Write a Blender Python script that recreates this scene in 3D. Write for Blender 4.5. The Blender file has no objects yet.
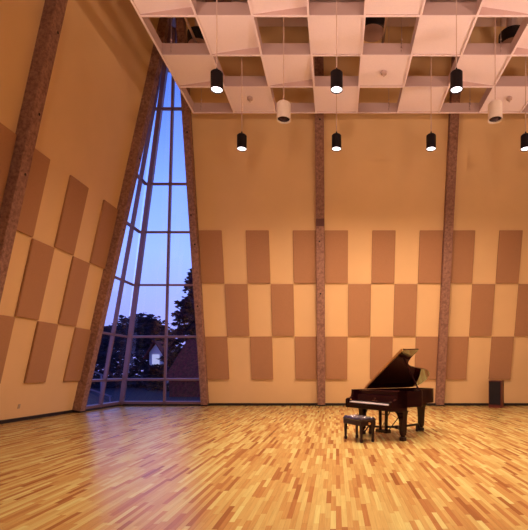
import bpy, bmesh, math, random
from mathutils import Vector, Matrix
random.seed(7)
scene = bpy.context.scene
C = scene.collection
PI = math.pi

# ------------------------------------------------------------------ camera
cam_data = bpy.data.cameras.new('camera')
cam = bpy.data.objects.new('camera', cam_data); C.objects.link(cam)
cam_data.sensor_fit = 'HORIZONTAL'; cam_data.sensor_width = 36.0
cam_data.lens = 36.0 * 450 / 528
cam_data.shift_x = -(336 - 264) / 528
cam_data.shift_y = (371 - 265) / 528
cam.location = (0, 0, 1.39); cam.rotation_euler = (PI / 2, 0, 0)
cam_data.clip_start = 0.05; cam_data.clip_end = 500
scene.camera = cam

# ------------------------------------------------------------------ exposure
vs = scene.view_settings
vs.view_transform = 'Standard'; vs.look = 'None'; vs.gamma = 1.0; vs.use_curve_mapping = False
vs.exposure = 0.0
SPOT_W = 630.0
UP_W = 2900.0
UP_COL = (1.0, 0.63, 0.48)
LAMP_COL = (1.0, 0.65, 0.46)
LENS_COL = (1.0, 0.83, 0.86)

# ------------------------------------------------------------------ dusk sky
world = bpy.data.worlds.new('dusk_sky'); scene.world = world; world.use_nodes = True
wn = world.node_tree; wn.nodes.clear()
w_out = wn.nodes.new('ShaderNodeOutputWorld'); w_bg = wn.nodes.new('ShaderNodeBackground')
w_tc = wn.nodes.new('ShaderNodeTexCoord'); w_sep = wn.nodes.new('ShaderNodeSeparateXYZ')
w_ramp = wn.nodes.new('ShaderNodeValToRGB')
wn.links.new(w_tc.outputs['Generated'], w_sep.inputs[0]); wn.links.new(w_sep.outputs['Z'], w_ramp.inputs[0])
wn.links.new(w_ramp.outputs[0], w_bg.inputs[0]); wn.links.new(w_bg.outputs[0], w_out.inputs[0])
els = w_ramp.color_ramp.elements
els[0].position = 0.0; els[0].color = (0.46, 0.44, 1.3, 1)
els[1].position = 0.70; els[1].color = (0.015, 0.04, 0.35, 1)
for p, c in ((0.10, (0.46, 0.52, 1.4)), (0.24, (0.42, 0.64, 1.7)), (0.36, (0.30, 0.54, 1.8)), (0.55, (0.09, 0.22, 0.95))):
    e = els.new(p); e.color = (*c, 1)
w_bg.inputs[1].default_value = 1.12

# ------------------------------------------------------------------ helpers
def nodemat(name):
    m = bpy.data.materials.new(name); m.use_nodes = True
    nt = m.node_tree; return m, nt, nt.nodes['Principled BSDF']

def mat(name, col, rough=0.5, metal=0.0, spec=0.5, noise=None, bump=None, coat=0.0):
    """noise=(scale, amount)  bump=(scale, strength, distance)"""
    m, nt, b = nodemat(name)
    b.inputs['Base Color'].default_value = (*col, 1)
    b.inputs['Roughness'].default_value = rough; b.inputs['Metallic'].default_value = metal
    b.inputs['Specular IOR Level'].default_value = spec
    b.inputs['Coat Weight'].default_value = coat; b.inputs['Coat Roughness'].default_value = 0.05
    if noise or bump:
        tc = nt.nodes.new('ShaderNodeTexCoord')
    if noise:
        n = nt.nodes.new('ShaderNodeTexNoise'); n.inputs['Scale'].default_value = noise[0]; n.inputs['Detail'].default_value = 6
        nt.links.new(tc.outputs['Object'], n.inputs['Vector'])
        r = nt.nodes.new('ShaderNodeValToRGB')
        a = noise[1]
        r.color_ramp.elements[0].position = 0.3; r.color_ramp.elements[1].position = 0.7
        r.color_ramp.elements[0].color = (*[max(0, c * (1 - a)) for c in col], 1)
        r.color_ramp.elements[1].color = (*[min(1, c * (1 + a)) for c in col], 1)
        nt.links.new(n.outputs['Fac'], r.inputs[0]); nt.links.new(r.outputs[0], b.inputs['Base Color'])
    if bump:
        n2 = nt.nodes.new('ShaderNodeTexNoise'); n2.inputs['Scale'].default_value = bump[0]; n2.inputs['Detail'].default_value = 4
        nt.links.new(tc.outputs['Object'], n2.inputs['Vector'])
        bp = nt.nodes.new('ShaderNodeBump'); bp.inputs['Strength'].default_value = bump[1]; bp.inputs['Distance'].default_value = bump[2]
        nt.links.new(n2.outputs['Fac'], bp.inputs['Height']); nt.links.new(bp.outputs[0], b.inputs['Normal'])
    return m

def obj(name, bm, m, parent=None, smooth=False, loc=None):
    bmesh.ops.recalc_face_normals(bm, faces=bm.faces)
    me = bpy.data.meshes.new(name); bm.to_mesh(me); bm.free()
    if smooth:
        for p in me.polygons: p.use_smooth = True
        if smooth == 'auto':
            me.set_sharp_from_angle(angle=math.radians(35))
    for mm in (m if isinstance(m, (list, tuple)) else [m]): me.materials.append(mm)
    o = bpy.data.objects.new(name, me); C.objects.link(o)
    if parent: o.parent = parent
    if loc: o.location = loc
    return o

def thing(name, label, cat, loc=(0, 0, 0), rotz=0, group=None):
    o = bpy.data.objects.new(name, None); C.objects.link(o)
    o.location = loc; o.rotation_euler = (0, 0, rotz); o.empty_display_size = 0.1
    return tag(o, label, cat, group)

def tag(o, label=None, cat=None, group=None, kind=None):
    if label: o['label'] = label
    if cat: o['category'] = cat
    if group: o['group'] = group
    if kind: o['kind'] = kind
    return o

def copy_tree(o, parent=None):
    c = o.copy(); C.objects.link(c)
    if parent: c.parent = parent
    for ch in list(o.children): copy_tree(ch, c)
    return c

def box(bm, lo, hi, M=None, bevel=0.0):
    vs_ = [Vector((x, y, z)) for x in (lo[0], hi[0]) for y in (lo[1], hi[1]) for z in (lo[2], hi[2])]
    vv = [bm.verts.new(M @ v if M else v) for v in vs_]
    fs = []
    for q in ((0, 1, 3, 2), (4, 6, 7, 5), (0, 4, 5, 1), (2, 3, 7, 6), (0, 2, 6, 4), (1, 5, 7, 3)):
        fs.append(bm.faces.new([vv[i] for i in q]))
    if bevel:
        es = set(e for f in fs for e in f.edges)
        bmesh.ops.bevel(bm, geom=list(es), offset=bevel, segments=2, affect='EDGES', profile=0.7)
    return bm

def NB(): return bmesh.new()

def prism(bm, bottom, top):
    """two matching loops of points -> closed solid"""
    a = [bm.verts.new(p) for p in bottom]; b = [bm.verts.new(p) for p in top]
    n = len(a)
    bm.faces.new(a[::-1]); bm.faces.new(b)
    for i in range(n): bm.faces.new((a[i], a[(i + 1) % n], b[(i + 1) % n], b[i]))
    return bm

def lathe(bm, prof, seg=24, center=(0, 0), cap=True):
    rings = []
    for r, z in prof:
        rings.append([bm.verts.new((center[0] + r * math.cos(2 * PI * i / seg), center[1] + r * math.sin(2 * PI * i / seg), z)) for i in range(seg)])
    for k in range(len(rings) - 1):
        for i in range(seg):
            j = (i + 1) % seg
            bm.faces.new((rings[k][i], rings[k][j], rings[k + 1][j], rings[k + 1][i]))
    if cap:
        bm.faces.new(rings[0][::-1]); bm.faces.new(rings[-1])
    return bm

def tube(bm, p0, p1, r0, r1=None, seg=12):
    p0 = Vector(p0); p1 = Vector(p1); r1 = r0 if r1 is None else r1
    d = (p1 - p0).normalized(); q = d.to_track_quat('Z', 'Y').to_matrix()
    A = [bm.verts.new(p0 + q @ Vector((r0 * math.cos(2 * PI * i / seg), r0 * math.sin(2 * PI * i / seg), 0))) for i in range(seg)]
    B = [bm.verts.new(p1 + q @ Vector((r1 * math.cos(2 * PI * i / seg), r1 * math.sin(2 * PI * i / seg), 0))) for i in range(seg)]
    bm.faces.new(A[::-1]); bm.faces.new(B)
    for i in range(seg): bm.faces.new((A[i], A[(i + 1) % seg], B[(i + 1) % seg], B[i]))
    return bm

def bar(bm, p0, p1, w, h):
    """rectangular bar between two points, w horizontal, h vertical"""
    p0 = Vector(p0); p1 = Vector(p1); d = (p1 - p0).normalized()
    s = d.cross(Vector((0, 0, 1)))
    if s.length < 1e-4: s = Vector((1, 0, 0))
    s.normalize(); u = s.cross(d).normalized()
    L0 = [p0 + s * a * w / 2 + u * b * h / 2 for a, b in ((-1, -1), (1, -1), (1, 1), (-1, 1))]
    L1 = [p + (p1 - p0) for p in L0]
    return prism(bm, L0, L1)

# ------------------------------------------------------------------ room geometry
A = 0.223           # inward lean of the left wall (per metre of height)
B = 0.214           # inward lean of the back wall
XL = -8.80; YB = 18.10; ROOF = 13.6; XR = 13.3; YF = -4.0
nL = Vector((1, 0, -A)).normalized(); nB = Vector((0, -1, -B)).normalized()
def PL(y, t, off=0.0): return Vector((XL + A * t, y, t)) + nL * off
def PB(x, t, off=0.0): return Vector((x, YB - B * t, t)) + nB * off
def on_plane(P, poly, o0, o1, bm=None):
    bm = bm or NB()
    return prism(bm, [P(p[0], p[1], o0) for p in poly], [P(p[0], p[1], o1) for p in poly])

PW = 0.155          # half width of a post
POST_D = 0.28
POST_X = [-5.25, -0.58, 4.13, 8.83]
POST_Y = [15.12, 10.38, 5.64, 0.9]

# ------------------------------------------------------------------ materials
M_wall = mat('tan_painted_wall', (0.80, 0.56, 0.29), 0.85, spec=0.2, noise=(0.8, 0.03), bump=(90, 0.15, 0.01))
M_panel = mat('mauve_brown_fabric', (0.45, 0.245, 0.13), 0.95, spec=0.1, noise=(55, 0.10), bump=(160, 0.3, 0.01))
M_tile = mat('pale_cloud_tile', (0.92, 0.82, 0.88), 0.9, spec=0.15, noise=(30, 0.02))
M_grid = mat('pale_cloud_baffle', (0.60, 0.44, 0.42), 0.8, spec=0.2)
M_black = mat('black_rubber', (0.012, 0.008, 0.01), 0.6)
M_alu = mat('window_metal', (0.22, 0.13, 0.16), 0.45, metal=0.2)
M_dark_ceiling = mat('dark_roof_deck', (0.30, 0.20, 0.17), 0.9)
M_beam = mat('roof_beam_paint', (0.62, 0.50, 0.46), 0.8)
M_hole = mat('dark_hole', (0.01, 0.008, 0.008), 0.9)

def concrete():
    m, nt, b = nodemat('rough_speckled_concrete')
    tc = nt.nodes.new('ShaderNodeTexCoord')
    n = nt.nodes.new('ShaderNodeTexNoise'); n.inputs['Scale'].default_value = 11; n.inputs['Detail'].default_value = 8; n.inputs['Roughness'].default_value = 0.7
    r = nt.nodes.new('ShaderNodeValToRGB')
    r.color_ramp.elements[0].position = 0.32; r.color_ramp.elements[0].color = (0.16, 0.075, 0.055, 1)
    r.color_ramp.elements[1].position = 0.68; r.color_ramp.elements[1].color = (0.42, 0.235, 0.165, 1)
    nt.links.new(tc.outputs['Object'], n.inputs['Vector']); nt.links.new(n.outputs['Fac'], r.inputs[0]); nt.links.new(r.outputs[0], b.inputs['Base Color'])
    b.inputs['Roughness'].default_value = 0.9
    bp = nt.nodes.new('ShaderNodeBump'); bp.inputs['Strength'].default_value = 0.6; bp.inputs['Distance'].default_value = 0.02
    nt.links.new(n.outputs['Fac'], bp.inputs['Height']); nt.links.new(bp.outputs[0], b.inputs['Normal'])
    return m
M_concrete = concrete()

def floor_mat():
    m, nt, b = nodemat('maple_strip_floor')
    N = nt.nodes.new; Lk = nt.links.new
    def math_(op, a, b_=None, c=None):
        n = N('ShaderNodeMath'); n.operation = op
        for i, v in enumerate((a, b_, c)):
            if v is None: continue
            if isinstance(v, (int, float)): n.inputs[i].default_value = v
            else: Lk(v, n.inputs[i])
        return n.outputs[0]
    tc = N('ShaderNodeTexCoord'); sp = N('ShaderNodeSeparateXYZ'); Lk(tc.outputs['Object'], sp.inputs[0])
    w = 0.052
    row = math_('FLOOR', math_('DIVIDE', sp.outputs['X'], w))
    wn1 = N('ShaderNodeTexWhiteNoise'); wn1.noise_dimensions = '1D'; Lk(row, wn1.inputs['W'])
    off = math_('MULTIPLY', wn1.outputs['Value'], 7.3)
    ln = math_('MULTIPLY_ADD', wn1.outputs['Value'], 0.40, 0.45)
    yy = math_('DIVIDE', math_('ADD', sp.outputs['Y'], off), ln)
    col = math_('FLOOR', yy)
    cb = N('ShaderNodeCombineXYZ'); Lk(row, cb.inputs[0]); Lk(col, cb.inputs[1])
    wn2 = N('ShaderNodeTexWhiteNoise'); wn2.noise_dimensions = '2D'; Lk(cb.outputs[0], wn2.inputs['Vector'])
    ramp = N('ShaderNodeValToRGB'); Lk(wn2.outputs['Value'], ramp.inputs[0])
    e = ramp.color_ramp.elements
    e[0].position = 0.0; e[0].color = (0.229, 0.092, 0.029, 1)
    e[1].position = 1.0; e[1].color = (0.493, 0.464, 0.184, 1)
    for p, c in ((0.10, (0.308, 0.146, 0.047)), (0.25, (0.378, 0.227, 0.074)), (0.6, (0.422, 0.308, 0.105)), (0.85, (0.458, 0.389, 0.142))):
        x = e.new(p); x.color = (*c, 1)
    # grain along each strip
    mp = N('ShaderNodeMapping'); mp.inputs['Scale'].default_value = (60, 3, 1); Lk(tc.outputs['Object'], mp.inputs[0])
    ad = N('ShaderNodeVectorMath'); ad.operation = 'ADD'; Lk(mp.outputs[0], ad.inputs[0]); Lk(wn2.outputs['Color'], ad.inputs[1])
    gn = N('ShaderNodeTexNoise'); gn.inputs['Scale'].default_value = 1.0; gn.inputs['Detail'].default_value = 5; Lk(ad.outputs[0], gn.inputs['Vector'])
    gm = N('ShaderNodeMapRange'); gm.inputs[1].default_value = 0.3; gm.inputs[2].default_value = 0.7; gm.inputs[3].default_value = 0.88; gm.inputs[4].default_value = 1.08
    Lk(gn.outputs['Fac'], gm.inputs[0])
    # thin dark seams
    fx = math_('FRACT', math_('DIVIDE', sp.outputs['X'], w)); fy = math_('FRACT', yy)
    sx = math_('GREATER_THAN', fx, 0.04); sy = math_('GREATER_THAN', fy, 0.006)
    seam = math_('MULTIPLY_ADD', math_('MULTIPLY', sx, sy), 0.3, 0.7)
    tot = math_('MULTIPLY', gm.outputs[0], seam)
    mul = N('ShaderNodeVectorMath'); mul.operation = 'SCALE'; Lk(ramp.outputs[0], mul.inputs[0]); Lk(tot, mul.inputs['Scale'])
    Lk(mul.outputs[0], b.inputs['Base Color'])
    b.inputs['Roughness'].default_value = 0.27; b.inputs['Specular IOR Level'].default_value = 0.13
    bn = N('ShaderNodeTexNoise'); bn.inputs['Scale'].default_value = 5; Lk(tc.outputs['Object'], bn.inputs['Vector'])
    bp = N('ShaderNodeBump'); bp.inputs['Strength'].default_value = 0.10; bp.inputs['Distance'].default_value = 0.02
    hs = math_('ADD', bn.outputs['Fac'], math_('MULTIPLY', wn2.outputs['Value'], 0.08))
    Lk(hs, bp.inputs['Height']); Lk(bp.outputs[0], b.inputs['Normal'])
    return m
M_floor = floor_mat()

def glass_mat():
    m = bpy.data.materials.new('window_glass'); m.use_nodes = True; nt = m.node_tree; nt.nodes.clear()
    o = nt.nodes.new('ShaderNodeOutputMaterial'); mx = nt.nodes.new('ShaderNodeMixShader')
    t = nt.nodes.new('ShaderNodeBsdfTransparent'); t.inputs[0].default_value = (0.93, 0.93, 0.97, 1)
    g = nt.nodes.new('ShaderNodeBsdfGlossy'); g.inputs['Roughness'].default_value = 0.02
    f = nt.nodes.new('ShaderNodeLayerWeight'); f.inputs[0].default_value = 0.5
    p = nt.nodes.new('ShaderNodeMath'); p.operation = 'POWER'; p.inputs[1].default_value = 5.0
    a = nt.nodes.new('ShaderNodeMath'); a.operation = 'MULTIPLY_ADD'; a.inputs[1].default_value = 0.8; a.inputs[2].default_value = 0.035
    nt.links.new(f.outputs['Facing'], p.inputs[0]); nt.links.new(p.outputs[0], a.inputs[0])
    nt.links.new(a.outputs[0], mx.inputs[0]); nt.links.new(t.outputs[0], mx.inputs[1]); nt.links.new(g.outputs[0], mx.inputs[2]); nt.links.new(mx.outputs[0], o.inputs[0])
    return m
M_glass = glass_mat()

# ------------------------------------------------------------------ shell
tag(obj('floor', box(NB(), (XL - .8, YF, -0.25), (XR + .3, YB + .45, 0)), M_floor), kind='structure')
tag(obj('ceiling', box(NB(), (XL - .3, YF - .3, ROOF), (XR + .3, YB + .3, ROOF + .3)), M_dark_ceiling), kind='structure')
tag(obj('wall_left', on_plane(PL, [(YF, 0), (POST_Y[0], 0), (POST_Y[0], ROOF), (YF, ROOF)], 0, -0.3), M_wall), kind='structure')
tag(obj('wall_back', on_plane(PB, [(POST_X[0], 0), (XR, 0), (XR, ROOF), (POST_X[0], ROOF)], 0, -0.3), M_wall), kind='structure')
tag(obj('wall_right', box(NB(), (XR, YF, 0), (XR + .3, YB + .3, ROOF)), M_wall), kind='structure')
tag(obj('wall_front', box(NB(), (XL - .3, YF - .3, 0), (XR + .3, YF, ROOF)), mat('darkened_front_wall', (.07, .03, .028), .95)), kind='structure')  # unseen wall, made dark to cut bounce and keep piano reflections dark
tag(obj('baseboard_left', on_plane(PL, [(YF, 0.0), (POST_Y[0] - PW, 0.0), (POST_Y[0] - PW, 0.10), (YF, 0.10)], 0.0, 0.03), M_black), kind='structure')
tag(obj('baseboard_back', on_plane(PB, [(POST_X[0] + PW, 0.0), (XR, 0.0), (XR, 0.10), (POST_X[0] + PW, 0.10)], 0.0, 0.03), M_black), kind='structure')
# box beam below the roof deck along the back wall
tag(obj('trim_1', box(NB(), (-3.3, YB - B * 12.9 - 1.15, 12.75), (XR, YB - B * 12.9 - .5, ROOF)), M_beam), kind='structure')

# posts
def post(P, c, label, holes, notch=None, PW=PW):
    t = thing('concrete_post', label, 'post', P(c, 0), 0, None)
    inv = Matrix.Translation(-P(c, 0))
    bm = NB(); 
    Q = lambda p, t_, o: P(p, t_, o) - P(c, 0)
    prism(bm, [Q(c - PW, 0.1, -.05), Q(c + PW, 0.1, -.05), Q(c + PW, 0.1, POST_D), Q(c - PW, 0.1, POST_D)],
              [Q(c - PW, ROOF, -.05), Q(c + PW, ROOF, -.05), Q(c + PW, ROOF, POST_D), Q(c - PW, ROOF, POST_D)])
    bmesh.ops.bevel(bm, geom=bm.edges[:], offset=0.012, segments=1, affect='EDGES')
    obj('shaft', bm, M_concrete, t)
    bm = NB()
    prism(bm, [Q(c - PW, 0.0, 0), Q(c + PW, 0.0, 0), Q(c + PW, 0.0, POST_D + .01), Q(c - PW, 0.0, POST_D + .01)],
              [Q(c - PW, 0.1, 0), Q(c + PW, 0.1, 0), Q(c + PW, 0.1, POST_D + .01), Q(c - PW, 0.1, POST_D + .01)])
    obj('base_strip', bm, M_black, t)
    for (s, h) in holes:
        bm = NB(); o0 = Q(c + s, h, POST_D - .02); o1 = Q(c + s, h, POST_D + .004)
        tube(bm, o0, o1, 0.03, seg=12); obj('bolt_hole', bm, M_hole, t)
    if notch:
        h0, h1 = notch
        bm = NB()
        prism(bm, [Q(c - PW * .95, h0, POST_D - .03), Q(c + PW * .95, h0, POST_D - .03), Q(c + PW * .95, h0, POST_D + .004), Q(c - PW * .95, h0, POST_D + .004)],
                  [Q(c - PW * .95, h1, POST_D - .03), Q(c + PW * .95, h1, POST_D - .03), Q(c + PW * .95, h1, POST_D + .004), Q(c - PW * .95, h1, POST_D + .004)])
        obj('dark_notch', bm, mat('dark_notch_fill', (0.10, 0.035, 0.03), 0.7), t)  # thin dark slab drawn where the post has a notch
    return t
post(PB, POST_X[0] + .025, 'concrete post at the right edge of the tall corner window', [(-.03, 7.1), (.04, 6.1), (.0, 3.9), (0.02, 9.8)], PW=.13)
post(PB, POST_X[1], 'concrete post in the middle of the back wall', [(-.03, 6.2), (.0, 4.35), (.02, 10.2)], (6.72, 6.98))
post(PB, POST_X[2], 'leaning concrete post right of the piano on the back wall', [(0, 10.4)])
post(PB, POST_X[3], 'concrete post at the far right end of the back wall', [])
post(PL, POST_Y[0], 'slanting concrete post at the left edge of the corner window', [(.03, 6.2), (.03, 4.2), (.02, 8.6)])
post(PL, POST_Y[1], 'nearest slanting concrete post at the far left of the photo', [(.05, 7.4), (.03, 6.0), (.06, 9.3)])

# ------------------------------------------------------------------ acoustic wall panels
ROWS = [(4.71, 6.61), (2.75, 4.70), (1.06, 2.74)]
row_word = ['top row', 'middle row', 'bottom row']
ordn = ['first', 'second', 'third', 'fourth', 'fifth']
def wall_panel(P, p0, p1, t0, t1, label, group):
    bm = NB(); g = 0.008
    org = P((p0 + p1) / 2, (t0 + t1) / 2)
    lo = [P(a, b, 0.0) - org for a, b in ((p0 + g, t0 + g), (p1 - g, t0 + g), (p1 - g, t1 - g), (p0 + g, t1 - g))]
    hi = [P(a, b, 0.06) - org for a, b in ((p0 + g, t0 + g), (p1 - g, t0 + g), (p1 - g, t1 - g), (p0 + g, t1 - g))]
    prism(bm, lo, hi)
    bmesh.ops.bevel(bm, geom=bm.edges[:], offset=0.012, segments=2, affect='EDGES')
    o = obj('sound_absorber', bm, M_panel, loc=org)
    return tag(o, label, 'acoustic panel', group)
LROWS = [(4.78, 6.77), (2.78, 4.77), (1.06, 2.77)]
def bay(P, s0, s1, where, group, cols=None):
    c = (s1 - s0) / 5
    for r, (t0, t1) in enumerate(LROWS if P is PL else ROWS):
        ks = [k for k in ((0, 2, 4) if r != 1 else (1, 3)) if cols is None or (r, k) in cols]
        n = 3 if r != 1 else 2
        for k in ks:
            q = ([0, 2, 4] if r != 1 else [1, 3]).index(k)
            lab = {0: 'leftmost', n - 1: 'rightmost'}.get(q, 'centre')
            wall_panel(P, s0 + k * c, s0 + (k + 1) * c, t0, t1,
                       'brown acoustic panel, %s, %s in its row, %s' % (row_word[r], lab, where), group)
bay(PB, POST_X[0] + PW, POST_X[1] - PW, 'between window and middle post', 'acoustic panels on the back wall')
bay(PB, POST_X[1] + PW, POST_X[2] - PW, 'between middle and right posts', 'acoustic panels on the back wall')
bay(PB, POST_X[2] + PW, POST_X[3] - PW, 'right of the right post', 'acoustic panels on the back wall',
    cols={(0, 0), (0, 2), (1, 1), (1, 3), (2, 0), (2, 2)})
bay(PL, POST_Y[1] + PW, POST_Y[0] - PW, 'on the leaning left wall', 'acoustic panels on the left wall')
bay(PL, POST_Y[2] + PW, POST_Y[1] - PW, 'left of the nearest post', 'acoustic panels on the left wall',
    cols={(0, 4), (2, 4), (1, 3), (0, 2)})

# ------------------------------------------------------------------ corner window
win = bpy.data.objects.new('window_1', None); C.objects.link(win); tag(win, kind='structure')
W_TR = [0.16, 1.085, 2.74, 4.66, 6.53, 8.16, 10.57]
X0w, Y0w = POST_X[0] - .105, POST_Y[0] + PW
OFF = 0.10                                  # glazing plane inside the wall plane
def cornerL(t): return YB - B * t           # y of the corner in left plane
def cornerB(t): return XL + A * t           # x of the corner in back plane
def line_on(P, p0, t0, p1, t1, w, d0, d1, name, m=M_alu):
    dx, dt = p1 - p0, t1 - t0; L = math.hypot(dx, dt); nx, nt_ = -dt / L * w / 2, dx / L * w / 2
    poly = [(p0 - nx, t0 - nt_), (p1 - nx, t1 - nt_), (p1 + nx, t1 + nt_), (p0 + nx, t0 + nt_)]
    return obj(name, on_plane(P, poly, d0, d1), m, win)
TOP = 13.0
# central mullions run from mid-sill to the apex
mB0, mB1 = -6.86, -5.45
mL0, mL1 = 16.52, 15.40
def midB(t): return mB0 + (mB1 - mB0) * t / TOP
def midL(t): return mL0 + (mL1 - mL0) * t / TOP
line_on(PB, midB(0.1), 0.1, midB(TOP), TOP, 0.08, OFF - .04, OFF + .08, 'mullion')
line_on(PL, midL(0.1), 0.1, midL(TOP), TOP, 0.08, OFF - .04, OFF + .08, 'mullion')
# corner mullion
bm = NB()
def cor(t, dx, dy): return Vector((XL + A * t + dx + .06 + .007 * t, YB - B * t + dy, t))
prism(bm, [cor(0.05, .09, -.05), cor(0.05, .24, -.05), cor(0.05, .24, -.20), cor(0.05, .09, -.20)],
          [cor(TOP, .09, -.05), cor(TOP, .24, -.05), cor(TOP, .24, -.20), cor(TOP, .09, -.20)])
obj('corner_mullion', bm, M_alu, win)
# jambs beside the posts
line_on(PB, X0w - .01, 0.1, X0w - .01, TOP, 0.03, OFF - .04, OFF + .06, 'jamb')
line_on(PL, Y0w + .01, 0.1, Y0w + .01, TOP, 0.03, OFF - .04, OFF + .06, 'jamb')
for k, t in enumerate(W_TR):
    h = 0.075 if k else 0.10
    line_on(PB, cornerB(t) + .1, t, X0w, t, h, OFF - .04, OFF + .08, 'transom' if k else 'sill')
    line_on(PL, Y0w, t, cornerL(t) - .1, t, h, OFF - .04, OFF + .08, 'transom' if k else 'sill')
obj('window_curb', on_plane(PB, [(cornerB(0) + .1, 0), (X0w, 0), (X0w, .11), (cornerB(.11) + .1, .11)], OFF - .08, OFF + .06), M_black, win)
obj('window_curb', on_plane(PL, [(Y0w, 0), (cornerL(0) - .1, 0), (cornerL(.11) - .1, .11), (Y0w, .11)], OFF - .08, OFF + .06), M_black, win)
ts = W_TR + [TOP]
for k in range(len(ts) - 1):
    t0, t1 = ts[k], ts[k + 1]
    for P, cf, mf, e in ((PB, lambda t: cornerB(t) + .15, midB, X0w), (PL, lambda t: cornerL(t) - .15, midL, Y0w)):
        for f0, f1 in ((cf, mf), (mf, lambda t, e=e: e)):
            poly = [(f0(t0), t0), (f1(t0), t0), (f1(t1), t1), (f0(t1), t1)]
            if abs(poly[2][0] - poly[3][0]) < .03 or (poly[1][0] - poly[0][0]) * (poly[2][0] - poly[3][0]) < 0: continue
            obj('pane', on_plane(P, poly, OFF, OFF + .01), M_glass, win)

# ------------------------------------------------------------------ ceiling cloud
CW = 1.344; CX0 = -4.69; CY0 = 14.80; CH = 9.89; CD = 0.31
NI, NJ = 9, 7
cloud = thing('acoustic_cloud', 'pale suspended checkerboard ceiling cloud of square tiles and open cells', 'ceiling cloud', (CX0, CY0, CH))
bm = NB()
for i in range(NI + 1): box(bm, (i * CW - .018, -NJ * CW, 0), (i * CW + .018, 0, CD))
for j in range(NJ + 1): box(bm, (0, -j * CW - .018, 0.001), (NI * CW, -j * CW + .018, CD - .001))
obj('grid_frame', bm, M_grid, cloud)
bm = NB()
for i in range(NI + 1): box(bm, (i * CW - .026, -NJ * CW - .026, -.014), (i * CW + .026, .026, -.001))
for j in range(NJ + 1): box(bm, (0, -j * CW - .026, -.013), (NI * CW, -j * CW + .026, -.002))
obj('edge_strip', bm, M_tile, cloud)
for i in range(NI):
    for j in range(NJ):
        if (i + j) % 2 == 0: continue
        bm = NB(); g = .02
        x0, x1, y1, y0 = i * CW + g, (i + 1) * CW - g, -j * CW - g, -(j + 1) * CW + g
        n = 8; up = 0.0
        side = 0
        if j >= 1 and i <= 2: side = 1
        if j >= 1 and i >= 6: side = -1
        top = []; bot = []
        for a in range(n + 1):
            for b_ in range(n + 1):
                u, v = a / n, b_ / n
                uu = u if side >= 0 else 1 - u
                z = .02 + (0.19 * uu * v ** 1.5 if side else 0)
                bot.append(bm.verts.new((x0 + (x1 - x0) * u, y0 + (y1 - y0) * v, z)))
        for a in range(n):
            for b_ in range(n):
                q = [bot[a * (n + 1) + b_], bot[(a + 1) * (n + 1) + b_], bot[(a + 1) * (n + 1) + b_ + 1], bot[a * (n + 1) + b_ + 1]]
                bm.faces.new(q)
        ex = bmesh.ops.extrude_face_region(bm, geom=bm.faces[:])
        for vv in ex['geom']:
            if isinstance(vv, bmesh.types.BMVert): vv.co.z += .018
        obj('tile', bm, M_tile, cloud)
M_rod = mat('hanger_steel', (0.55, 0.42, 0.40), 0.5, metal=0.3)
for (i, j) in ((.2, .03), (4.78, .03), (6.76, .03), (.2, 2.03), (4.8, 2.03), (6.78, 2.03), (2.78, 4.03), (6.78, 4.03)):
    x, y = i * CW, -j * CW
    bm = NB(); tube(bm, (x, y, .05), (x, y, ROOF - CH), .008, seg=8)
    for z in (.09, .19, .29, .39): lathe(bm, [(.006, z - .02), (.024, z - .01), (.024, z + .01), (.006, z + .02)], 8, (x, y))
    obj('hanger_rod', bm, M_rod, cloud)

# pipes above the cloud
for k, (x, lab) in enumerate(((-3.86, 'pale pipe running above the left column of the ceiling cloud'), (1.29, 'pale pipe running above the middle of the ceiling cloud'))):
    bm = NB(); tube(bm, (0, 5.0 - 12, 0), (0, 0, 0), .035, seg=12)
    o = obj('pipe', bm, M_beam, smooth=True, loc=(x, 12.75, 10.45)); tag(o, lab, 'pipe')
# round air diffusers high under the roof
M_drum = mat('brown_drum_paint', (0.40, 0.25, 0.20), 0.7)
for x, y, lab in ((-4.15, 13.75, 'round black-sided air diffuser seen through the cell by the corner window'),
             (1.06, 13.2, 'round black-sided air diffuser seen through a middle open cell'),
             (5.35, 13.7, 'round black-sided air diffuser seen through a right open cell')):
    t = thing('air_diffuser', lab, 'air diffuser', (x, y, 11.3), 0, 'round diffusers above the cloud')
    bm = NB(); lathe(bm, [(.36, .0), (.38, .02), (.38, .34), (.34, .36)], 32); obj('drum', bm, M_black, t, 'auto')
    bm = NB(); lathe(bm, [(.10, -.06), (.27, -.05), (.34, -.01), (.36, .0)], 32); obj('face_plate', bm, M_drum, t, 'auto')
    bm = NB(); lathe(bm, [(.16, .36), (.16, ROOF - 11.3)], 20); obj('duct', bm, M_beam, t, 'auto')
# sprinkler / detector heads on closed tiles
for x, y, lab in (((CX0 + 1.5 * CW), CY0 - .6 * CW, 'small round detector under the left tile of the back row'),
             ((CX0 + 4.5 * CW), CY0 - 1.5 * CW, 'small round detector under the middle tile of the second row'),
             ((CX0 + 7.5 * CW), CY0 - .6 * CW, 'small round detector under the right tile of the back row')):
    t = thing('smoke_detector', lab, 'detector', (x, y, CH + .02), 0, 'detectors under the cloud')
    bm = NB(); lathe(bm, [(.055, -.10), (.085, -.08), (.09, -.03), (.06, 0)], 20); obj('housing', bm, M_rod, t, 'auto')
    bm = NB(); lathe(bm, [(.015, -.16), (.02, -.10)], 12); obj('sensor', bm, M_rod, t, 'auto')

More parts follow.
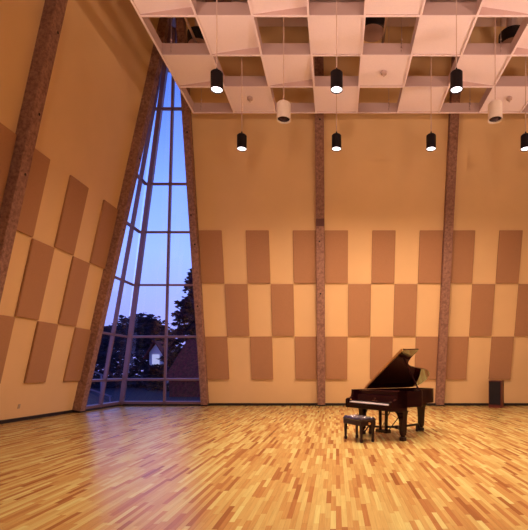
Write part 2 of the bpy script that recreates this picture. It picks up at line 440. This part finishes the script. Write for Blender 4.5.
# ------------------------------------------------------------------ pendant lamps
M_lampblack = mat('black_lamp_paint', (0.008, 0.004, 0.006), 0.6, spec=0.25)
M_lampwhite = mat('cream_lamp_paint', (0.80, 0.70, 0.60), 0.5)
M_refl = mat('dark_reflector', (0.20, 0.15, 0.15), 0.25, metal=0.9)
M_cord = mat('pale_cord', (0.62, 0.45, 0.40), 0.6)
def emis(name, col, s):
    m = bpy.data.materials.new(name); m.use_nodes = True; nt = m.node_tree; nt.nodes.clear()
    o = nt.nodes.new('ShaderNodeOutputMaterial'); e = nt.nodes.new('ShaderNodeEmission')
    e.inputs[0].default_value = (*col, 1); e.inputs[1].default_value = s; nt.links.new(e.outputs[0], o.inputs[0]); return m
M_lens = emis('lit_lamp_lens', LENS_COL, 5.0)
LH = 7.69
def pendant(kind):
    r, h = (.136, .41) if kind == 'black' else (.175, .43)
    body = M_lampblack if kind == 'black' else M_lampwhite
    t = thing('pendant_lamp', 'x', 'pendant lamp')
    bm = NB(); lathe(bm, [(r - .012, .06), (r - .012, .002), (r, 0), (r, h - .03), (r - .03, h), (.02, h)], 32, cap=False)
    f = lathe(bm, [(.022, h), (.022, h + .07), (.008, h + .10)], 12)
    obj('housing', bm, body, t, 'auto')
    top = ROOF - (LH if kind == 'black' else 7.77)
    bm = NB(); tube(bm, (0, 0, h + .08), (0, 0, top), .011, seg=8); obj('cord', bm, M_cord, t, True)
    if kind == 'black':
        bm = NB(); lathe(bm, [(.001, .022), (r - .014, .022)], 32, cap=False); obj('lens', bm, M_lens, t)
        ld = bpy.data.lights.new('lamp_light', 'SPOT'); ld.energy = SPOT_W; ld.color = LAMP_COL
        ld.spot_size = math.radians(172); ld.spot_blend = 1.0; ld.shadow_soft_size = .11
        lo = bpy.data.objects.new('lamp_light', ld); C.objects.link(lo); lo.parent = t; lo.location = (0, 0, -.01)
    else:
        bm = NB(); lathe(bm, [(r - .02, .03), (r * .75, .16), (r * .45, .24), (.002, .26)], 32, cap=False); obj('reflector', bm, M_refl, t, 'auto')
        bm = NB(); lathe(bm, [(r - .022, .035), (r + .005, .0), (r + .005, .03)], 32, cap=False); obj('rim', bm, body, t, 'auto')
    return t
pb = pendant('black'); pw = pendant('white')
def cell(i, j): return CX0 + (i + .5) * CW, CY0 - (j + .5) * CW
used = set()
spots = [(1, 1, 'black pendant lamp, leftmost of the lower row in the photo'),
         (3, 1, 'black pendant lamp, second from left in the lower row'),
         (5, 1, 'black pendant lamp, third from left in the lower row'),
         (7, 1, 'black pendant lamp cut by the right edge of the photo'),
         (1, 3, 'black pendant lamp, leftmost of the upper nearer row, right of the window'),
         (3, 3, 'black pendant lamp, middle of the upper nearer row'),
         (5, 3, 'black pendant lamp, rightmost in view of the upper nearer row')]
for i, j in ((7, 3), (3, 5), (5, 5), (7, 5), (3, 7), (5, 7), (7, 7)):
    spots.append((i, j, 'black pendant lamp hanging above the frame, nearer the viewer'))
for n, (i, j, lab) in enumerate(spots):
    o = pb if n == 0 else copy_tree(pb)
    x, y = cell(i, j); o.location = (x, y, LH)
    lamp = [c for c in o.children if c.type == 'LIGHT'][0]
    lamp.data = lamp.data.copy(); lamp.data.spot_size = math.radians({1: 172, 3: 150, 5: 120, 7: 110}[j]); lamp.data.energy = SPOT_W * {1: .36, 3: 1.35, 5: 1.1, 7: .35}[i] * {1: 1.9, 3: .95, 5: .95, 7: 1.5}[j] * {(1, 3): .55, (5, 3): .6}.get((i, j), 1)
    tag(o, lab, 'pendant lamp', 'black pendant lamps')
for n, (i, j, lab) in enumerate(((2, 2, 'unlit cream pendant lamp left of the middle'), (6, 2, 'unlit cream pendant lamp near the right edge'))):
    o = pw if n == 0 else copy_tree(pw)
    x, y = cell(i, j); o.location = (x, y, 7.77)
    tag(o, lab, 'pendant lamp', 'cream pendant lamps')

# unseen fill lamps, added to brighten the ceiling cloud and upper walls
def uplight(x, y, z, rz, target, lab, w, cone=58, soft=.5):
    t = thing('fill_uplight', lab, 'fill lamp', (x, y, z), rz, 'added fill lamps')
    bm = NB(); prism(bm, [(-.12, -.12, -.22), (.12, -.12, -.22), (.12, 0, -.22), (-.12, 0, -.22)], [(-.22, -.30, 0), (.22, -.30, 0), (.22, 0, 0), (-.22, 0, 0)]); obj('housing', bm, M_lampwhite, t)
    bm = NB(); box(bm, (-.19, -.27, .001), (.19, -.03, .006)); obj('lens', bm, M_lens, t)
    ld = bpy.data.lights.new('fill_uplight_light', 'SPOT'); ld.energy = w; ld.color = UP_COL
    ld.spot_size = math.radians(cone); ld.spot_blend = 1.0; ld.shadow_soft_size = soft
    lo = bpy.data.objects.new('fill_uplight_light', ld); C.objects.link(lo); lo.parent = t
    off = Vector((0, -.15, .28)); lo.location = off
    d = Vector(target) - (Vector((x, y, z)) + Matrix.Rotation(rz, 3, 'Z') @ off)
    lo.rotation_euler = (Matrix.Rotation(-rz, 3, 'Z') @ d).to_track_quat('-Z', 'Y').to_euler()
for x in (-1.0, 3.5, 8.0):
    uplight(x, YF, 2.6, PI, (x * .7 + .5, 18.0, 8.0), 'added unseen fill lamp on the wall behind the viewer', 1400.0, 90, .6)
for y, w in ((2.0, 1.0), (6.5, 1.0), (11.0, .8)):
    uplight(XR, y, 2.6, -PI / 2, (4.8, max(y, 7.0) + 1.0, 11.0), 'added unseen fill lamp on the right hand wall', UP_W * w)
for y, w in ((1.5, .75), (6.0, .75)):
    uplight(XL + A * 2.6 + .05, y, 2.6, PI / 2, (-1.2, max(y, 7.5) + 1.0, 11.0), 'added unseen fill lamp on the left wall nearer the viewer', UP_W * w)

# ------------------------------------------------------------------ grand piano
M_ebony = mat('dark_red_ebony_lacquer', (0.012, 0.001, 0.003), 0.18, spec=0.25, coat=0.0)
M_lid = mat('dark_lid_lacquer', (0.022, 0.003, 0.004), 0.06, spec=0.6, coat=0.6)
M_lid.node_tree.nodes['Principled BSDF'].inputs['IOR'].default_value = 2.0
M_brass = mat('brass', (0.85, 0.52, 0.20), 0.35, metal=0.9)
M_plate = mat('shaded_iron_plate', (0.10, 0.04, 0.015), 0.5, metal=0.3)  # gold plate darkened in colour to stand in for the lid's shade
M_white = mat('ivory_key', (0.97, 0.95, 1.0), 0.4)
M_felt = mat('red_felt', (0.22, 0.02, 0.02), 0.9)
W2, LP = 0.74, 2.08
piano = thing('grand_piano', 'dark polished grand piano with its lid raised on the wooden floor', 'piano', (0.637, 9.255, 0), -0.956)
outline = [(-W2, .16), (-W2, 1.50), (-.74, 1.80), (-.73, 1.98), (-.66, 2.10), (-.49, 2.16), (-.25, 2.15), (-.05, 2.06), (.05, 1.86), (.08, 1.60),
           (.15, 1.33), (.25, 1.14), (.37, 1.02), (.52, .95), (.66, .91), (.735, .86), (W2, .76), (W2, .16)]
def smooth_line(pts, it=2):
    for _ in range(it):
        q = [pts[0]]
        for a, b in zip(pts, pts[1:]):
            q += [(a[0] * .75 + b[0] * .25, a[1] * .75 + b[1] * .25), (a[0] * .25 + b[0] * .75, a[1] * .25 + b[1] * .75)]
        q.append(pts[-1]); pts = q
    return pts
core = smooth_line(outline[1:-1], 2)
ol = [outline[0]] + core + [outline[-1]]
def inset(pts, d):
    out = []
    n = len(pts)
    for i in range(n):
        a = Vector(pts[max(i - 1, 0)]); b = Vector(pts[min(i + 1, n - 1)]); t = (b - a).normalized()
        out.append((pts[i][0] + t.y * d, pts[i][1] - t.x * d))
    return out
inn = inset(ol, .045)
# rim: extruded band
bm = NB(); Z0, Z1 = .665, .985
ro = [[bm.verts.new((x, y, z)) for x, y in ol] for z in (Z0, Z1)]
ri = [[bm.verts.new((x, y, z)) for x, y in inn] for z in (Z0, Z1)]
n = len(ol)
for i in range(n - 1):
    bm.faces.new((ro[0][i], ro[0][i + 1], ro[1][i + 1], ro[1][i])); bm.faces.new((ri[0][i + 1], ri[0][i], ri[1][i], ri[1][i + 1]))
    bm.faces.new((ro[1][i], ro[1][i + 1], ri[1][i + 1], ri[1][i])); bm.faces.new((ro[0][i + 1], ro[0][i], ri[0][i], ri[0][i + 1]))
for i in (0, n - 1): bm.faces.new((ro[0][i], ro[1][i], ri[1][i], ri[0][i]))
obj('rim', bm, M_ebony, piano, 'auto')
# bottom / soundboard
bm = NB(); prism(bm, [(x, y, .68) for x, y in inn], [(x, y, .74) for x, y in inn]); obj('soundboard', bm, M_ebony, piano)
bm = NB()
plate = [(x, y) for x, y in inset(ol, .10) if y > .5]
prism(bm, [(x, y, .86) for x, y in [(-W2 + .1, .5)] + plate[0:] + [(W2 - .1, .5)]], [(x, y, .885) for x, y in [(-W2 + .1, .5)] + plate + [(W2 - .1, .5)]])
obj('iron_plate', bm, M_plate, piano)
# strings
bm = NB()
for k in range(30):
    x = -.6 + k * .041; yend = 1.95 if x < -.1 else max(1.0, 1.6 - x * 1.6)
    tube(bm, (x, .55, .90), (x - .02, yend - .15, .90), .002, seg=4)
obj('strings', bm, M_plate, piano)
# arms
for s in (-1, 1):
    bm = NB()
    prof = [(.0, .60), (.0, .775), (.03, .80), (.10, .81), (.145, .84), (.16, .90), (.17, .985), (.42, .985), (.42, .60)]
    x0, x1 = sorted((s * W2, s * (W2 - .075)))
    prism(bm, [(x0, y, z) for y, z in prof], [(x1, y, z) for y, z in prof])
    obj('arm', bm, M_ebony, piano)
    bm = NB(); lathe(bm, [(.02, .815), (.022, .83), (.012, .845)], 16, (s * (W2 - .105), .05)); obj('cheek_knob', bm, M_white, piano, 'auto') if False else bm.free()
bm = NB(); box(bm, (-W2 + .076, .01, .60), (W2 - .076, .5, .665), bevel=.008); obj('keybed', bm, M_ebony, piano)
bm = NB(); box(bm, (-W2 + .076, .0, .666), (W2 - .076, .03, .715), bevel=.005); obj('key_slip', bm, M_ebony, piano)
for s in (-1, 1):
    bm = NB(); x0, x1 = sorted((s * (W2 - .077), s * .637)); box(bm, (x0, .031, .666), (x1, .24, .765), bevel=.008); obj('key_block', bm, M_ebony, piano)
    bm = NB(); lathe(bm, [(.016, .765), (.018, .775), (.008, .785)], 14, (s * (W2 - .10), .07)); obj('key_block_screw', bm, M_brass, piano, 'auto')
KW = 1.27 / 52
wk = None
for k in range(52):
    bm = NB(); box(bm, (.0008, 0, 0), (KW - .0008, .148, .022), bevel=.001)
    if wk is None:
        wk = obj('white_key', bm, M_white, piano); o = wk
    else:
        bm.free(); o = wk.copy(); C.objects.link(o); o.parent = piano
    o.location = (-.635 + k * KW, .035, .714)
bk = None
for k in range(51):
    if (k + 5) % 7 in (2, 6): continue
    if bk is None:
        bm = NB(); prism(bm, [(-.006, 0, 0), (.006, 0, 0), (.006, .095, 0), (-.006, .095, 0)], [(-.0045, .008, .012), (.0045, .008, .012), (.0045, .095, .012), (-.0045, .095, .012)])
        bk = obj('black_key', bm, M_black, piano); o = bk
    else:
        o = bk.copy(); C.objects.link(o); o.parent = piano
    o.location = (-.635 + (k + 1) * KW, .088, .737)
# fallboard, stretcher rail, music desk
bm = NB(); prof = [(.19, .745), (.205, .80), (.225, .885), (.27, .90), (.27, .745)]
prism(bm, [(-W2 + .077, y, z) for y, z in prof], [(W2 - .077, y, z) for y, z in prof]); fb = obj('fallboard', bm, M_ebony, piano)
bm = NB()   # small gold lyre emblem and a line of tiny gold marks
for s in (-1, 1):
    pts = [(0.004 * s, 0), (.016 * s, .008), (.019 * s, .022), (.010 * s, .036), (.016 * s, .052)]
    for a, b in zip(pts, pts[1:]):
        f = lambda p: (p[0], .2025 + (p[1] + .03) * .235 - .004, .79 + p[1])
        tube(bm, f(a), f(b), .0028, seg=6)
for x in (-.004, .004): tube(bm, (x, .203, .79), (x, .214, .835), .0015, seg=5)
for k in range(14):
    x = -.075 + k * .0115
    if k in (8, 10): continue
    box(bm, (x, .198, .768), (x + .007, .203, .779))
obj('gold_emblem', bm, M_brass, fb)
bm = NB(); box(bm, (-W2 + .077, .27, .90), (W2 - .077, .33, .975), bevel=.006); obj('stretcher', bm, M_ebony, piano)
M_desk = mat('reddish_desk_lacquer', (0.07, 0.018, 0.016), 0.2, spec=0.6, coat=0.6)
bm = NB(); box(bm, (-W2 + .08, .335, .952), (W2 - .08, .56, .972), bevel=.004); md = obj('music_desk', bm, M_desk, piano)
bm = NB(); box(bm, (-.38, .36, .9725), (.38, .55, .985), bevel=.004); obj('desk_panel', bm, M_desk, md)
# legs
def leg(x, y):
    bm = NB()
    def ring(hw, z): return [Vector((x + a * hw, y + b * hw, z)) for a, b in ((-1, -1), (1, -1), (1, 1), (-1, 1))]
    secs = [(.045, .11), (.05, .17), (.052, .175), (.058, .40), (.062, .50), (.070, .56), (.082, .60), (.088, .664 if y > 1 else .60)]
    rings = [[bm.verts.new(p) for p in ring(h, z)] for h, z in secs]
    for r0, r1 in zip(rings, rings[1:]):
        for i in range(4): bm.faces.new((r0[i], r0[(i + 1) % 4], r1[(i + 1) % 4], r1[i]))
    bm.faces.new(rings[0][::-1]); bm.faces.new(rings[-1])
    lg = obj('leg', bm, M_ebony, piano)
    bm = NB(); box(bm, (x - .032, y - .032, .075), (x + .032, y + .032, .11), bevel=.004); obj('ferrule', bm, M_ebony, lg)
    return lg
LEGS = [(.64, .40), (-.62, .38), (-.22, 1.80)]
for p in LEGS: leg(*p)
for s in (-1, 1):   # arched brackets between keybed and leg
    bm = NB()
    for dx in (-1, 1):
        if dx * s > 0: continue
        pts = [(0, 0), (dx * .17, 0), (dx * .15, -.03), (dx * .08, -.07), (dx * .04, -.14), (0, -.17)]
        X, Y = s * .62 + dx * .055, .39
        prism(bm, [(X + a, Y - .02, .60 + c) for a, c in pts], [(X + a, Y + .02, .60 + c) for a, c in pts])
    obj('leg_bracket', bm, M_ebony, piano)
# pedal lyre
bm = NB()
for s in (-1, 1): prism(bm, [(s * .09 - .022, .42, .15), (s * .09 + .022, .42, .15), (s * .09 + .022, .47, .15), (s * .09 - .022, .47, .15)],
                            [(s * .10 - .028, .42, .60), (s * .10 + .028, .42, .60), (s * .10 + .028, .47, .60), (s * .10 - .028, .47, .60)])
box(bm, (-.13, .425, .47), (.13, .465, .49)); box(bm, (-.17, .40, .57), (.17, .50, .60))
box(bm, (-.17, .37, .09), (.17, .51, .16), bevel=.01)
ly = obj('pedal_lyre', bm, M_ebony, piano)
for x in (-.08, 0, .08):
    bm = NB(); box(bm, (x - .013, .22, .085), (x + .013, .372, .098), bevel=.003); obj('pedal', bm, M_brass, ly)
    bm = NB(); tube(bm, (x * .5, .445, .16), (x * .5, .445, .60), .004, seg=6); obj('pedal_rod', bm, M_brass, ly)
for s in (-1, 1):
    bm = NB(); tube(bm, (s * .12, .49, .15), (s * .22, .95, .66), .011, seg=8); obj('lyre_brace', bm, M_ebony, ly)
# lid
PHI = 0.60; FV = .56
lid = bpy.data.objects.new('lid', None)
def lidxf(a, v, h):  # a distance from hinge across, v along, h above underside
    return Vector((-W2 + .02 + a * math.cos(PHI) - h * math.sin(PHI), v, .99 + a * math.sin(PHI) + h * math.cos(PHI)))
lraw = [(0, 1.7), (.01, 1.98), (.07, 2.14), (.22, 2.21), (.46, 2.19), (.65, 2.06), (.765, 1.84), (.81, 1.58), (.86, 1.32), (.93, 1.14), (1.04, 1.03), (1.20, .985), (1.38, .985)]
lp = [(0, FV)] + smooth_line(lraw, 2) + [(1.50, .97), (1.47, FV)]
bm = NB(); prism(bm, [lidxf(a, v, 0) for a, v in lp], [lidxf(a, v, .024) for a, v in lp])
lid = obj('lid', bm, M_lid, piano)
bm = NB(); fl = [(.01, FV + .01), (.01, FV + .37), (2 * W2 - .03, FV + .36), (2 * W2 - .03, FV + .01)]
prism(bm, [lidxf(a, v, .026) for a, v in fl], [lidxf(a, v, .046) for a, v in fl]); obj('front_flap', bm, M_lid, lid)
bm = NB(); hg = [(0, FV - .03), (0, FV), (2 * W2 - .02, FV), (2 * W2 - .02, FV - .03)]
prism(bm, [lidxf(a, v, .004) for a, v in hg], [lidxf(a, v, .046) for a, v in hg]); obj('brass_hinge', bm, M_brass, lid)
bm = NB(); tube(bm, (W2 - .07, .86, .93), lidxf(1.26, .70, -.005), .018, seg=10)
lathe(bm, [(.02, .93), (.022, .99), (.014, 1.01)], 12, (W2 - .07, .86))
obj('lid_prop', bm, M_ebony, piano)

# dolly under the piano
dolly = thing('piano_dolly', 'low three-armed wheeled dolly carrying the grand piano legs', 'dolly', (0.637, 9.255, 0), -0.956)
M_steel = mat('dark_dolly_steel', (0.03, 0.018, 0.018), 0.45, metal=0.5)
hub = (-.06, .93)
bm = NB(); lathe(bm, [(.07, .13), (.09, .14), (.09, .19), (.07, .20)], 20, hub); obj('hub', bm, M_steel, dolly, 'auto')
for x, y in LEGS:
    d = (Vector((x, y)) - Vector(hub)).normalized(); e = Vector((x, y)) - d * .13
    am = obj('dolly_arm', bar(NB(), (hub[0] + d.x * .05, hub[1] + d.y * .05, .165), (e.x, e.y, .165), .05, .045), M_steel, dolly)
    bm = NB(); box(bm, (x - .05, y - .05, .0), (x + .05, y + .05, .074), bevel=.008)
    bar(bm, (e.x, e.y, .165), (x - d.x * .05, y - d.y * .05, .05), .05, .03)
    obj('leg_cup', bm, M_steel, am)
    px, py = x - d.x * .17, y - d.y * .17
    bm = NB(); tube(bm, (px - d.y * .014, py + d.x * .014, .038), (px + d.y * .014, py - d.x * .014, .038), .038, seg=16)
    box(bm, (px - .02, py - .02, .05), (px + .02, py + .02, .142)); obj('caster', bm, M_steel, am)

# ------------------------------------------------------------------ bench
M_leather = mat('black_tufted_leather', (0.016, 0.010, 0.022), 0.2, spec=0.9)
M_bench = mat('dark_bench_wood', (0.018, 0.006, 0.006), 0.35, spec=.3)
bench = thing('piano_bench', 'black tufted leather piano bench on four short legs before the keyboard', 'bench', (0.462, 9.03, 0), -1.05)
hu, hv = .34, .175
bm = NB(); nu, nv = 40, 24; grid = []
for a in range(nu + 1):
    rowv = []
    for b_ in range(nv + 1):
        x = -hu + 2 * hu * a / nu; y = -hv + 2 * hv * b_ / nv
        ex = min(1, (1 - abs(x) / hu) / .12); ey = min(1, (1 - abs(y) / hv) / .2)
        z = .445 + .045 * (math.sin(ex * PI / 2) * math.sin(ey * PI / 2)) ** .5
        gx, gy = x / .128, y / .11
        tuft = min(abs(((gx + gy) % 1) - .5), .5), min(abs(((gx - gy) % 1) - .5), .5)
        z -= .026 * (math.exp(-((.5 - tuft[0]) / .12) ** 2) + math.exp(-((.5 - tuft[1]) / .12) ** 2)) * min(ex, ey)
        rowv.append(bm.verts.new((x, y, z)))
    grid.append(rowv)
for a in range(nu):
    for b_ in range(nv): bm.faces.new((grid[a][b_], grid[a + 1][b_], grid[a + 1][b_ + 1], grid[a][b_ + 1]))
ext = bmesh.ops.extrude_edge_only(bm, edges=[e for e in bm.edges if e.is_boundary])
for v in ext['geom']:
    if isinstance(v, bmesh.types.BMVert): v.co.z = .42
bmesh.ops.contextual_create(bm, geom=[e for e in bm.edges if e.is_boundary])
cu = obj('cushion', bm, M_leather, bench, True)
for a in range(-2, 3):
    for b_ in range(-1, 2):
        if (a + b_) % 2: continue
        x, y = a * .128 , b_ * .11
        if abs(x) > hu - .04 or abs(y) > hv - .03: continue
        bm = NB(); lathe(bm, [(.002, .472), (.010, .468), (.010, .455)], 10, (x, y)); obj('button', bm, M_leather, cu, True)
bm = NB(); box(bm, (-hu + .005, -hv + .005, .325), (hu - .005, hv - .005, .419), bevel=.006); obj('apron', bm, M_bench, bench)
for a in (-1, 1):
    for b_ in (-1, 1):
        x, y = a * (hu - .045), b_ * (hv - .04)
        bm = NB()
        secs = [(.014, 0), (.022, .01), (.022, .06), (.017, .065), (.024, .325)]
        rings = [[bm.verts.new((x + i * h, y + j * h, z)) for i, j in ((-1, -1), (1, -1), (1, 1), (-1, 1))] for h, z in secs]
        for r0, r1 in zip(rings, rings[1:]):
            for i in range(4): bm.faces.new((r0[i], r0[(i + 1) % 4], r1[(i + 1) % 4], r1[i]))
        bm.faces.new(rings[0][::-1]); bm.faces.new(rings[-1]); obj('leg', bm, M_bench, bench)
for s in (-1, 1):
    bm = NB(); tube(bm, (s * (hu - .006), 0, .37), (s * (hu + .03), 0, .37), .008, seg=10); tube(bm, (s * (hu + .02), 0, .37), (s * (hu + .045), 0, .37), .026, .022, seg=18)
    obj('knob', bm, M_brass, bench, 'auto')

# ------------------------------------------------------------------ loudspeaker
M_redwood = mat('dark_red_wood', (0.12, 0.022, 0.016), 0.4, noise=(12, .2))
M_grille = mat('black_grille_cloth', (0.008, 0.005, 0.007), 0.95, bump=(300, .5, .005))
spk = thing('loudspeaker', 'dark red wooden floor loudspeaker with black grille by the back wall', 'loudspeaker', (6.11, 17.15, 0), -math.radians(34))
bm = NB(); box(bm, (-.235, -.2, .0), (.235, .2, 1.03), bevel=.008); obj('cabinet', bm, M_redwood, spk)
bm = NB(); box(bm, (-.205, -.225, .12), (.205, -.201, 1.0), bevel=.006); obj('grille', bm, M_grille, spk)

# outlet on left wall
y = 12.35
t = thing('wall_outlet', 'small pale outlet plate low on the left wall', 'outlet', PL(y, .42, 0))
bm = NB(); prism(bm, [PL(y + a, .42 + b_, 0) - PL(y, .42, 0) for a, b_ in ((-.04, -.06), (.04, -.06), (.04, .06), (-.04, .06))],
                     [PL(y + a, .42 + b_, .012) - PL(y, .42, 0) for a, b_ in ((-.04, -.06), (.04, -.06), (.04, .06), (-.04, .06))])
obj('plate', bm, mat('outlet_plate', (.45, .33, .22), .5), t)

# ------------------------------------------------------------------ outside
M_ground = mat('dusk_lawn', (0.018, 0.006, 0.022), 0.95, noise=(2, .3))
tag(obj('ground', box(NB(), (-120, YB + .46, -0.6), (40, 160, -.35)), M_ground), 'dim ground outside the corner window', 'ground', kind='structure')
M_leaf = mat('dark_evening_leaves', (0.022, 0.012, 0.03), 0.9)
M_bark = mat('dark_bark', (0.05, 0.03, 0.03), 0.9)
def leaves(bm, pts, s):
    for p in pts:
        p = Vector(p); q = Matrix.Rotation(random.uniform(0, 6.28), 3, 'Z') @ Matrix.Rotation(random.uniform(0, 3.14), 3, 'X')
        k = s * random.uniform(.6, 1.3)
        vs_ = [bm.verts.new(p + q @ Vector(v) * k) for v in ((-.5, 0, 0), (0, .25, .08), (.5, 0, 0), (0, -.25, .08))]
        bm.faces.new(vs_)
def round_tree(x, y, h, r, lab):
    t = thing('leafy_tree', lab, 'tree', (x, y, -.35))
    bm = NB(); tube(bm, (0, 0, 0), (0, 0, h * .6), .25, .12); obj('trunk', bm, M_bark, t)
    bm = NB(); pts = []
    blobs = [(random.uniform(-.6, .6) * r, random.uniform(-.5, .5) * r, h - r * random.uniform(.45, 1.1), r * random.uniform(.35, .55)) for _ in range(16)]
    for bx_, by_, bz_, br in blobs:
        for _ in range(260):
            v = Vector((random.gauss(0, 1), random.gauss(0, 1), random.gauss(0, 1))).normalized() * br * random.uniform(.5, 1.0)
            pts.append((bx_ + v.x, by_ + v.y, bz_ + v.z))
    leaves(bm, pts, .7); obj('foliage', bm, M_leaf, t)
def conifer(x, y, h, r, lab):
    t = thing('conifer_tree', lab, 'tree', (x, y, -.35))
    bm = NB(); tube(bm, (0, 0, 0), (0, 0, h * .97), .22, .03); obj('trunk', bm, M_bark, t)
    bm = NB(); pts = []
    z = .8
    while z < h:
        rr = r * (1 - z / h) ** .8
        for k in range(9):
            a = random.uniform(0, 6.28); L = rr * random.uniform(.65, 1.1)
            for q in range(int(14 * L) + 4):
                f = random.random()
                pts.append((math.cos(a) * L * f + random.gauss(0, .1), math.sin(a) * L * f + random.gauss(0, .1), z - L * f * .25 + random.gauss(0, .08)))
        z += .3
    leaves(bm, pts, .5); obj('foliage', bm, M_leaf, t)
def at(px, Y): return (px - 336) * Y / 450
round_tree(at(149, 58), 58, 9.5, 4.2, 'round leafy tree seen through the middle panes of the corner window')
round_tree(at(112, 72), 72, 9.2, 3.3, 'leafy tree seen through the narrow left panes of the corner window')
round_tree(at(84, 60), 60, 7.3, 3.3, 'low leafy tree at the left edge of the corner window')
conifer(at(193, 40), 40, 10.9, 3.8, 'tall dark conifer beside the right window post')
round_tree(at(216, 60), 60, 8.3, 4, 'leafy tree hidden mostly behind the right window post')
# house with a dark shingled roof
M_shingle = mat('dark_red_shingles', (0.13, 0.014, 0.022), 0.9, noise=(6, .5), bump=(20, .6, .05))
M_siding = mat('pale_siding', (0.62, 0.58, 0.66), 0.8)
def house(x, y, w, d, hw, hr, lab, name='house', rotz=0, wm=None):
    t = thing(name, lab, 'house', (x, y, -.35), rotz)
    bm = NB(); prism(bm, [(-w, -d, 0), (w, -d, 0), (w, -d, hw), (0, -d, hr - .15), (-w, -d, hw)], [(-w, d, 0), (w, d, 0), (w, d, hw), (0, d, hr - .15), (-w, d, hw)]); wl = obj('wall', bm, wm or M_siding, t)
    bm = NB(); e = .4; k = (hr - hw) / w
    for s in (-1, 1):
        prism(bm, [(0, -d - e, hr), (s * (w + e), -d - e, hw - e * k), (s * (w + e), d + e, hw - e * k), (0, d + e, hr)],
                  [(0, -d - e, hr + .15), (s * (w + e), -d - e, hw - e * k + .15), (s * (w + e), d + e, hw - e * k + .15), (0, d + e, hr + .15)])
    obj('roof', bm, M_shingle, t)
    return t
h1 = house(at(159.2, 43.3), 43.3, .62, .8, 3.5, 4.45, 'small pale gabled outbuilding far outside behind the window', 'shed')
bm = NB(); box(bm, (-.34, -.85, 2.35), (.34, -.79, 3.3)); obj('lit_window', bm, emis('dim_lit_window', (.55, .6, 1), .9), h1)
t = thing('outbuilding', 'low outbuilding with a broad dark red shingled roof beside the window post', 'outbuilding', (at(163, 30), 30, -.35))
bm = NB(); box(bm, (.3, .3, 0), (7.7, 3.9, 1.2)); obj('wall', bm, M_shingle, t)
bm = NB(); prism(bm, [(0, 0, 1.15), (8, 0, 1.15), (8, 4.2, 1.15), (0, 4.2, 1.15)], [(1.0, 2.0, 4.0), (8, 2.0, 4.0), (8, 2.2, 4.0), (1.0, 2.2, 4.0)]); obj('roof', bm, M_shingle, t)
# dark hedge
bm = NB(); pts = [(random.uniform(-14, 14), random.uniform(-.8, .8), random.uniform(0, 3.7)) for _ in range(16000)]
leaves(bm, pts, .5); o = obj('hedge', bm, M_leaf, loc=(at(110, 46), 46, -.35)); tag(o, 'long dark hedge across the bottom of the outside view', 'hedge')
t = thing('bush', 'dark bush in front of the small pale outbuilding outside', 'bush', (at(156, 40.5), 40.5, -.35))
bm = NB(); leaves(bm, [(random.uniform(-.7, .7), random.uniform(-.4, .4), random.uniform(.1, 2.3)) for _ in range(900)], .4); obj('foliage', bm, M_leaf, t)
# slanting outside braces beyond the narrow panes
M_brace = mat('outside_rail_metal', (0.16, 0.15, 0.26), 0.5)
for k, (z, lab) in enumerate(((.55, 'lower slanting rail outside the narrow left panes'), (1.55, 'upper slanting rail outside the narrow left panes'))):
    t = thing('outside_rail', lab, 'rail', (-10.6 - k * .4, 19.6, -.35))
    bm = NB(); bar(bm, (0, -1.6, z + .70), (0, 1.6, z), .06, .06); obj('handrail', bm, M_brace, t)
    for y in (-1.5, 1.5): obj('post', box(NB(), (-.03, y - .03, 0), (.03, y + .03, z + .33 - y * .219)), M_brace, t)
